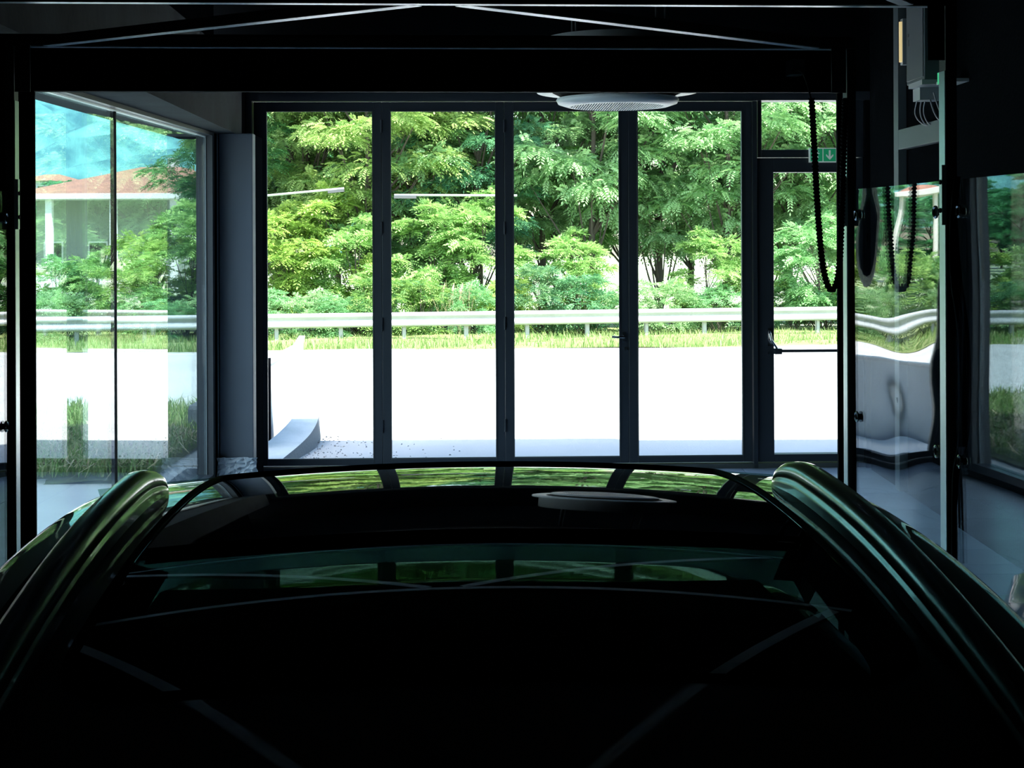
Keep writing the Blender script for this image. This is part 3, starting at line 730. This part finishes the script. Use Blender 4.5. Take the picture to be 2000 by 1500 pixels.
# curb and low parapet outside the first door leaf
cu = empty('curved_curb', (-1.9, 12, 0), label='curved low concrete curb just outside the leftmost door leaf', cat='curb')
pl_ = [(-2.0, 11.425, .15), (-1.93, 12.0, .15), (-1.89, 12.5, .14), (-1.885, 13.0, .12), (-1.93, 13.5, .10), (-1.98, 13.9, .09)]
pc = catmull([Vector((a, b, c_)) for a, b, c_ in pl_], 6)
top, sd_l, sd_r = [], [], []
for p in pc:
    zt = float(np.interp(p.y, [11.42, 12.4, 13.9], [.055, .125, .26])); wl2 = p.z
    top.append([(p.x-wl2, p.y, zt), (p.x+wl2, p.y, zt)]); sd_l.append([(p.x-wl2, p.y, -.02), (p.x-wl2, p.y, zt)]); sd_r.append([(p.x+wl2, p.y, zt), (p.x+wl2+.02, p.y, -.02)])
off3 = lambda rows: [[Vector(q)-Vector((-1.9, 12, 0)) for q in r] for r in rows]
MB().grid(off3(top)).build('coping', M['curb'], cu)
cs_ = MB().grid(off3(sd_l)).grid(off3(sd_r)); e_ = off3([[sd_l[-1][0], sd_l[-1][1], sd_r[-1][0], sd_r[-1][1]]])[0]; cs_.add(e_, [(0, 1, 2, 3)])
cs_.build('curb_wall', M['curb_side'], cu)
pa = empty('parapet', (-2.15, 12.5, 0), label='low pale sheet parapet with black post receding behind the curb', cat='parapet')
pp = [(-2.16, 11.75), (-2.17, 12.9), (-2.30, 15.4), (-2.55, 17.5)]
for (a, b), (c_, d_) in zip(pp, pp[1:]):
    za, zb_ = gz(0, b), gz(0, d_)
    q = MB().add([(a+2.15, b-12.5, za), (c_+2.15, d_-12.5, zb_), (c_+2.15, d_-12.5, zb_+.72), (a+2.15, b-12.5, za+.72), (a+2.11, b-12.5, za), (c_+2.11, d_-12.5, zb_), (c_+2.11, d_-12.5, zb_+.72), (a+2.11, b-12.5, za+.72)],
                 [(0, 1, 2, 3), (7, 6, 5, 4), (3, 2, 6, 7), (0, 3, 7, 4), (1, 5, 6, 2)]); q.build('sheet', M['parapet'], pa)
    MB().bar((a+2.13, b-12.5, za+.735), (c_+2.13, d_-12.5, zb_+.735), .07, .03).build('handrail', M['galv'], pa)
MB().box((.0, .05, 0), (.03, .08, .77)).build('post', M['black'], pa)
tag(MB().box((-2.98, 13.1, -.01), (-2.66, 13.7, .30)).build('concrete_block', M['curb_side'], bevel=.05), 'dark concrete block at the edge of the grass bank by the road', 'concrete block')
# loose grit by the curb
def fx_grit(rng, n):
    x = -1.75+rng.gamma(1.3, .28, n); y = 11.6+rng.uniform(0, 1, n)**1.6*1.7; return np.stack([x, y, 0*x], 1)
tag(blades('loose_grit', 260, fx_grit, .005, .014, .02, .9, seed=9, matr=M['gravel']), 'scatter of dark grit on the paving beside the curb', 'grit', kind='stuff')

# ------------------------------------------------------------------ guardrail
gd = empty('guardrail', (0, 31.6, -.49), math.atan(.2), label='long galvanised steel guardrail on short posts beyond the road', cat='guardrail')
prof = [(.0, .60), (-.035, .585), (-.05, .545), (-.035, .505), (.0, .475), (.0, .415), (-.035, .385), (-.05, .345), (-.035, .305), (.0, .29)]
def beam(x0, x1):
    rows = [[(x, y-.05, z-.002*x) for y, z in prof] for x in (x0, x1)]
    rows += [[(x, y-.046, z-.002*x) for y, z in prof] for x in (x1, x0)]
    m = MB().grid(rows[:2]); m.grid(rows[2:]); return m
Lb = 4.11
for k in range(-5, 5):
    o = beam(k*Lb, (k+1)*Lb+.06); b_ = o.build('rail_beam', M['galv'], gd, smooth=True)
    b_.location = (0, -.004*(k % 2), 0)
pm = MB().box((-.045, .0, -.35), (.045, .008, .56)).box((-.045, .0, -.35), (-.038, .07, .56)).box((.038, 0, -.35), (.045, .07, .56)).mesh('post', M['galv'])
sp = MB().box((-.06, -.09, .36), (.06, .0, .52)).mesh('spacer', M['galv'])
for k in range(-15, 16):
    x = k*1.37+.35
    link('post', pm, gd, (x, .045, -.002*x)); link('spacer', sp, gd, (x, .045, -.002*x))

# ------------------------------------------------------------------ vegetation
def leaf_mesh(name, centers, normals, size, rng, pairs=5, lw=.42, droop=.8, matr=None, spread=1.0):
    """compound leaves: a drooping spray of leaflets at each centre"""
    n = len(centers); nl = pairs*2+1
    out = normals + rng.normal(0, .55*spread, (n, 3)); out[:, 2] *= .6
    out /= np.linalg.norm(out, axis=1, keepdims=True)+1e-6
    up = np.array([0, 0, 1.]) + rng.normal(0, .35, (n, 3))
    side = np.cross(out, up); side /= np.linalg.norm(side, axis=1, keepdims=True)+1e-6
    nrm = np.cross(side, out)
    L = size*rng.uniform(.7, 1.25, n)
    V = np.zeros((n, nl, 4, 3))
    for k in range(nl):
        j = k//2; s = (-1 if k % 2 else 1) if k < pairs*2 else 0
        t = (j+.8)/(pairs+.8) if s else 1.0
        base = centers + out*(L*t)[:, None]; base[:, 2] -= droop*L*t*t*.6
        if s:
            dirn = side*s*.9 + out*.45
        else: dirn = out.copy()
        dirn[:, 2] -= droop*.55
        dirn /= np.linalg.norm(dirn, axis=1, keepdims=True)
        ll = L*lw*(1-.25*abs(t-.5)); wdir = np.cross(dirn, nrm); wdir /= np.linalg.norm(wdir, axis=1, keepdims=True)+1e-6
        ww = ll*.42
        V[:, k, 0] = base; V[:, k, 1] = base + dirn*(ll*.5)[:, None] + wdir*(ww*.5)[:, None]
        V[:, k, 2] = base + dirn*ll[:, None]; V[:, k, 3] = base + dirn*(ll*.5)[:, None] - wdir*(ww*.5)[:, None]
    tot = n*nl
    me = bpy.data.meshes.new(name); me.vertices.add(tot*4); me.vertices.foreach_set('co', V.reshape(-1).astype(np.float32))
    me.loops.add(tot*4); me.loops.foreach_set('vertex_index', np.arange(tot*4, dtype=np.int32))
    me.polygons.add(tot); me.polygons.foreach_set('loop_start', np.arange(0, tot*4, 4, dtype=np.int32))
    a = me.attributes.new('tint', 'FLOAT', 'POINT'); a.data.foreach_set('value', np.repeat(np.clip(rng.normal(.5, .28, n), 0, 1), nl*4).astype(np.float32))
    me.materials.append(matr or M['leaf']); me.update(); return me

def tree_data(seed, height, crown_r, crown_base, clumps, per, size, matr, pairs=5, trunk_r=.11):
    rng = np.random.default_rng(seed); C = []; Nn = []; tips = []
    hc = (height+crown_base)/2; rz = (height-crown_base)/2
    for k in range(clumps):
        d = rng.normal(0, 1, 3); d /= np.linalg.norm(d); rr = rng.uniform(.35, 1.0)**.5
        c_ = np.array([d[0]*crown_r*rr, d[1]*crown_r*rr, hc+d[2]*rz*rr]); 
        c_[0:2] *= 1 - .25*max(0, (c_[2]-hc)/rz)
        tips.append(c_); cr = rng.uniform(.30, .62)*crown_r/2.0
        q = rng.normal(0, 1, (per, 3)); q /= np.linalg.norm(q, axis=1, keepdims=True)
        q[:, 2] = np.where(q[:, 2] < -.2, -q[:, 2]*.6, q[:, 2])
        r_ = rng.uniform(.25, 1, (per, 1))**.6
        pos = c_ + q*r_*np.array([cr*1.15, cr*1.15, cr*.6])
        C.append(pos); Nn.append(q*.8 + d*.5)
    me = leaf_mesh('foliage', np.concatenate(C), np.concatenate(Nn), size, rng, pairs, matr=matr)
    # trunk and branches
    random.seed(seed); tr = MB(); lean = random.uniform(-.25, .25)
    tp = [Vector((lean*t*t+.06*math.sin(5*t+seed), .05*math.cos(4*t), -.3+t*(height*.86+.3))) for t in [i/10 for i in range(11)]]
    tr.tube(tp, [trunk_r*(1-.8*i/10) for i in range(11)], 8)
    brm = MB(); rng2 = np.random.default_rng(seed+50)
    for k in rng2.choice(len(tips), min(26, len(tips)), replace=False):
        e = Vector(tips[k]); t = min(.9, max(.12, (e.z-.7)/(height*.9)*.8)); i = int(t*10); a = tp[i]
        mid = a.lerp(e, .5)+Vector((0, 0, -.10*height/8)); brm.tube([a, mid, e], [trunk_r*.35, trunk_r*.22, trunk_r*.08], 5, False)
    return me, tr.mesh('trunk', M['bark']), brm.mesh('branches', M['bark'])
TD = [tree_data(11, 8.6, 2.3, 1.9, 62, 120, .27, M['leaf']),
      tree_data(12, 9.4, 2.5, 2.4, 68, 120, .28, M['leaf']),
      tree_data(13, 7.6, 2.1, 1.4, 54, 115, .26, M['leaf']),
      tree_data(14, 9.0, 1.9, 1.2, 64, 115, .20, M['leaf_dk'], pairs=4)]
BD = [tree_data(21, 1.9, 1.0, .05, 26, 46, .20, M['leaf_dk'], pairs=3, trunk_r=.03),
      tree_data(22, 1.3, .9, .02, 22, 44, .17, M['leaf'], pairs=3, trunk_r=.025),
      tree_data(23, 3.4, 1.3, .2, 36, 60, .26, M['leaf'], pairs=4, trunk_r=.05)]
def plant(name, data, x, y, z, rz, sc, col, label, cat, group):
    r = empty(name, (x, y, z), rz); r.scale = (sc[0], sc[0], sc[1]); tag(r, label, cat, group)
    f = link('foliage', data[0], r); f.color = (*col, 1); f['kind'] = 'stuff'
    link('trunk', data[1], r); b = link('branches', data[2], r); b['kind'] = 'stuff'
    return r
random.seed(7)
YEL, GRN, LGT, DRK = (1.25, 1.08, .80), (1, 1, 1), (1.08, 1.1, 1.12), (.62, .85, .85)
TREES = [  # px of the trunk, depth, variant, colour, label
    (600, 37.5, 0, (1.1, 1.0, .85), 'dark-limbed tree with yellowing leaves filling the leftmost door pane'),
    (715, 36.0, 1, YEL, 'golden green tree seen behind the first door mullion'),
    (810, 37.0, 2, LGT, 'bright green locust tree in the left half of the second door pane'),
    (925, 36.4, 3, (.75, 1.0, 1.1), 'dull green fine-leaved tree in the right half of the second door pane'),
    (1060, 38.5, 0, GRN, 'light green locust tree at the left of the third door pane'),
    (1157, 36.5, 1, LGT, 'tall locust tree with dark trunk in the third door pane'),
    (1290, 37.5, 2, GRN, 'locust tree with twin stems at the left of the fourth door pane'),
    (1418, 36.8, 1, LGT, 'broad locust tree with thick trunk at the right of the fourth door pane'),
    (1545, 38.0, 0, GRN, 'locust tree seen through the exit door'),
    (1660, 37.0, 2, LGT, 'locust tree behind the right-hand posts beyond the exit door'),
    (450, 36.0, 3, (.7, .9, .7), 'dark tree at the right end of the left window'),
    (510, 38.5, 1, (1.05, 1.0, .8), 'green tree behind the corner pillar'),
]
for i, (px, y, k, c_, lab) in enumerate(TREES):
    x = (px-1000)/F*y
    plant('tree', TD[k], x, y, -.75, random.uniform(0, 6.2), (random.uniform(.92, 1.08), random.uniform(.95, 1.12)), c_, lab, 'tree', 'trees beyond the guardrail')
# second row that closes the gaps
for i, px in enumerate((540, 660, 770, 870, 985, 1110, 1235, 1350, 1480, 1600, 1730, 1850)):
    y = 42+random.uniform(-1, 2.5); x = (px-1000)/F*y
    plant('tree', TD[i % 3], x, y, -.9, random.uniform(0, 6.2), (1.08, 1.12), (.95, 1.05, .8), 'green tree of the back row behind the front trees, %s from the left' % ['first', 'second', 'third', 'fourth', 'fifth', 'sixth', 'seventh', 'eighth', 'ninth', 'tenth', 'eleventh', 'twelfth'][i], 'tree', 'back row of trees')
# shrubs behind the rail
ORD = ['first', 'second', 'third', 'fourth', 'fifth', 'sixth', 'seventh', 'eighth', 'ninth', 'tenth', 'eleventh', 'twelfth', 'thirteenth', 'fourteenth', 'fifteenth', 'sixteenth', 'seventeenth', 'eighteenth', 'nineteenth', 'twentieth'] + ['twenty-' + q for q in ('first', 'second', 'third', 'fourth', 'fifth', 'sixth', 'seventh', 'eighth', 'ninth')] + ['thirtieth', 'thirty-first', 'thirty-second']
hedge = []
x = -13.5; i = 0
while x < 11:
    y = 33.0+.2*x+random.uniform(-.3, .7); k = random.choice((0, 1, 0, 1, 1))
    plant('shrub', BD[k], x, y, -.62, random.uniform(0, 6.2), (random.uniform(.8, 1.1), random.uniform(.75, 1.05)), random.choice(((1, 1, 1), (1.3, 1.15, .7), (.75, .95, .9))), 'low leafy shrub just behind the guardrail, %s from the left in the row' % ORD[i], 'shrub', 'shrubs along the guardrail')
    x += random.uniform(.75, 1.15); i += 1
SPX = sorted((560, 640, 700, 850, 940, 1120, 1380, 1600, 110, 190, 250, 310, 20, -80, 370, -200, -330))
def sapling_label(px):
    where = 'through the left window' if 68 <= px < 430 else ('beyond the left picture edge' if px < 68 else 'through the door panes')
    same = [q for q in SPX if (q < 68) == (px < 68) and (68 <= q < 430) == (68 <= px < 430)]
    o = ['first', 'second', 'third', 'fourth', 'fifth', 'sixth', 'seventh', 'eighth', 'ninth'][same.index(px)]
    return 'bushy sapling behind the guardrail %s, %s from the left' % (where, o)
for px, y, s_ in ((560, 34.5, 1.0), (640, 34.8, 1.15), (700, 34.2, .9), (850, 34.6, 1.0), (940, 35.0, 1.1), (1120, 34.8, .8), (1380, 35.0, .8), (1600, 34.6, .9),
               (110, 33.0, .62), (190, 33.0, .66), (250, 33.0, .6), (310, 33.0, .85), (20, 33, .65), (-80, 33, .7), (370, 33.0, 1.0), (-200, 33, .7), (-330, 33, .8)):
    plant('tall_shrub', BD[2], (px-1000)/F*y, y, -.7, random.uniform(0, 6.2), (s_, s_*.95), random.choice(((1.1, 1.1, .8), (.85, 1, .9), (1.25, 1.1, .6))), sapling_label(px), 'shrub', 'saplings behind the guardrail')
# pampas plumes
for i, px in enumerate((862, 880, 897, 915)):
    y = 32.6; x = (px-1000)/F*y; e = empty('plume_grass', (x, y, -.6), label='pale feathery plume grass above the guardrail in the second door pane', cat='grass', group='plume grasses')
    st = MB()
    for k in range(7):
        a = random.uniform(0, 6.2); L_ = random.uniform(.95, 1.35); st.tube([(0, 0, 0), (.10*math.cos(a), .1*math.sin(a), L_*.6), (.28*math.cos(a), .28*math.sin(a), L_)], [.006, .005, .002], 4, False)
    st.build('stems', M['straw'], e)
    MB().tube([(0, 0, .9), (.03, 0, 1.1), (.08, 0, 1.3)], [.015, .04, .004], 6).build('plume', M['straw'], e)

# street lamps whose arms cross the first and second panes
def lamp(pxp, pxa, pxb, ya, yb, y, label):
    p0 = P(pxp, (ya+yb)/2, y); a, b = P(pxa, ya, y), P(pxb, yb, y)
    e = empty('street_lamp', (p0.x, y, -.6), label=label, cat='street lamp')
    o = Vector((p0.x, y, -.6))
    MB().tube([(0, .1, 0), (0, .1, p0.z+.6)], [.07, .05], 10).build('pole', M['galv'], e, smooth=True)
    MB().tube([a-o, b-o], .028, 8).build('arm', M['galv'], e, smooth=True)
    d = (b-o)-(a-o); MB().bar((b-o)-d*.18+Vector((0, 0, -.05)), (b-o)+Vector((0, 0, -.05)), .16, .06).build('lamp_head', M['alu_dark'], e)
lamp(500, 500, 672, 384, 368, 33.5, 'street lamp with long thin arm crossing the leftmost door pane')
lamp(985, 1010, 770, 382, 381, 33.6, 'street lamp with level arm crossing the second door pane')

# ------------------------------------------------------------------ the villa, hill and far houses
vx, vy = P(225, 400, 75).x, 75
vl = empty('villa', (vx, vy, -1.6), label='villa with hipped terracotta roof and white columned porch seen through the left window', cat='house')
ev = P(225, 392, 75).z + 1.6                      # eave height
W_, D_ = 4.2, 4.0
MB().box((-W_-.3, -D_, ev), (W_+.3, D_+6, ev+.28)).build('eave', M['stucco'], vl, bevel=.02)
rh = P(225, 325, 75).z + 1.6
MB().add([(-W_, -D_+.1, ev+.28), (W_, -D_+.1, ev+.28), (W_, D_+5.8, ev+.28), (-W_, D_+5.8, ev+.28), (1.1, 1.0, rh), (3.2, 1.0, rh), (3.2, 4, rh), (1.1, 4, rh)],
         [(0, 1, 5, 4), (1, 2, 6, 5), (2, 3, 7, 6), (3, 0, 4, 7), (4, 5, 6, 7)]).build('roof', M['roof_tile'], vl)
MB().box((2.4, 1.5, rh-.8), (2.9, 2, rh+.5)).build('chimney', M['stucco'], vl)
MB().box((-W_+.4, -D_+3.0, 0), (W_-.4, D_+5, ev)).build('wall', mat('shaded_stucco', (.30, .33, .28), .9), vl)  # darker stucco copy, porch shade put into the wall colour
for x in (-W_+.2, -2.3, .9, W_-.3): MB().box((x-.16, -D_+.3, .5), (x+.16, -D_+.62, ev)).build('column', M['stucco'], vl)
MB().box((-W_+.0, -D_, 0), (W_-.6, -D_+.6, 1.35)).build('porch_wall', M['stucco'], vl)
for x in (-2.9, -.6, 2.2): 
    wv_ = MB().box((x-.5, -D_+2.93, 1.7), (x+.5, -D_+3.0, 3.0)).build('window', M['stucco'], vl)
    MB().box((x-.42, -D_+2.90, 1.78), (x+.42, -D_+2.93, 2.92)).build('pane', M['dark_win'], wv_)

rng = np.random.default_rng(5)
rows = []
for i in range(60):
    t = i/59; y = 150+t*330
    r = []
    for j in range(90):
        x = -440+j*4.8
        fall = 1/(1+math.exp((x+10)/32.))
        z = -4 + (8+95*t**.8)*fall*(1-.25*math.sin(x*.013+1)) + 1.6*math.sin(x*.11+i*.5)*math.sin(y*.07) + rng.uniform(-1.6, 1.6)*(1+2*t)
        r.append((x, y, z))
    rows.append(r)
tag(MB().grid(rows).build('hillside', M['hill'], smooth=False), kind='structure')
def small_house(px, py, y, wdt, hgt, label):
    p = P(px, py, y); e = empty('far_house', (p.x, y, p.z-hgt*.5), random.uniform(-.3, .3), label=label, cat='house', group='houses on the hillside')
    MB().box((-wdt/2, -2, -4), (wdt/2, 4, hgt)).build('wall', M['stucco'], e)
    MB().add([(-wdt/2-.4, -2.4, hgt), (wdt/2+.4, -2.4, hgt), (wdt/2+.4, 4.4, hgt), (-wdt/2-.4, 4.4, hgt), (-wdt/4, 1, hgt+.7), (wdt/4, 1, hgt+.7)],
             [(0, 1, 5, 4), (2, 3, 4, 5), (1, 2, 5), (3, 0, 4), (3, 2, 1, 0)]).build('roof', M['roof_tile'], e)
    for k in (-.25, .25): MB().box((k*wdt-.3, -2.06, hgt*.3), (k*wdt+.3, -2.0, hgt*.7)).build('window', M['dark_win'], e)
for k, (px, py, y, w_, h_) in enumerate(((95, 250, 240, 5.5, 1.2), (145, 312, 240, 3.5, 1.6), (172, 316, 240, 3.5, 1.4), (160, 340, 200, 4, 2.0), (118, 336, 220, 3.5, 1.2), (262, 305, 260, 2.2, 1.2), (90, 372, 130, 3, 1.6), (-60, 330, 200, 5, 2))):
    small_house(px, py, y, w_, h_, 'small white house with tiled roof on the far hillside, %s' % ('high at the left window edge', 'left of a close pair', 'right of a close pair', 'just above the villa roof', 'low beside the left jamb', 'right of the window joint', 'lowest at the left jamb', 'beyond the left picture edge')[k])
# distant trees on the hill front
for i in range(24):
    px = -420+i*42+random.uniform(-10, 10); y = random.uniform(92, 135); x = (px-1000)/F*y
    plant('distant_tree', TD[i % 4], x, y, -2.2+random.uniform(0, 1.5), random.uniform(0, 6.2), (1.25, .85), (.45, .85, .8), 'hazy green tree at the foot of the wooded hillside', 'tree', 'distant trees')  # bluish tint puts distance haze into the leaf colour
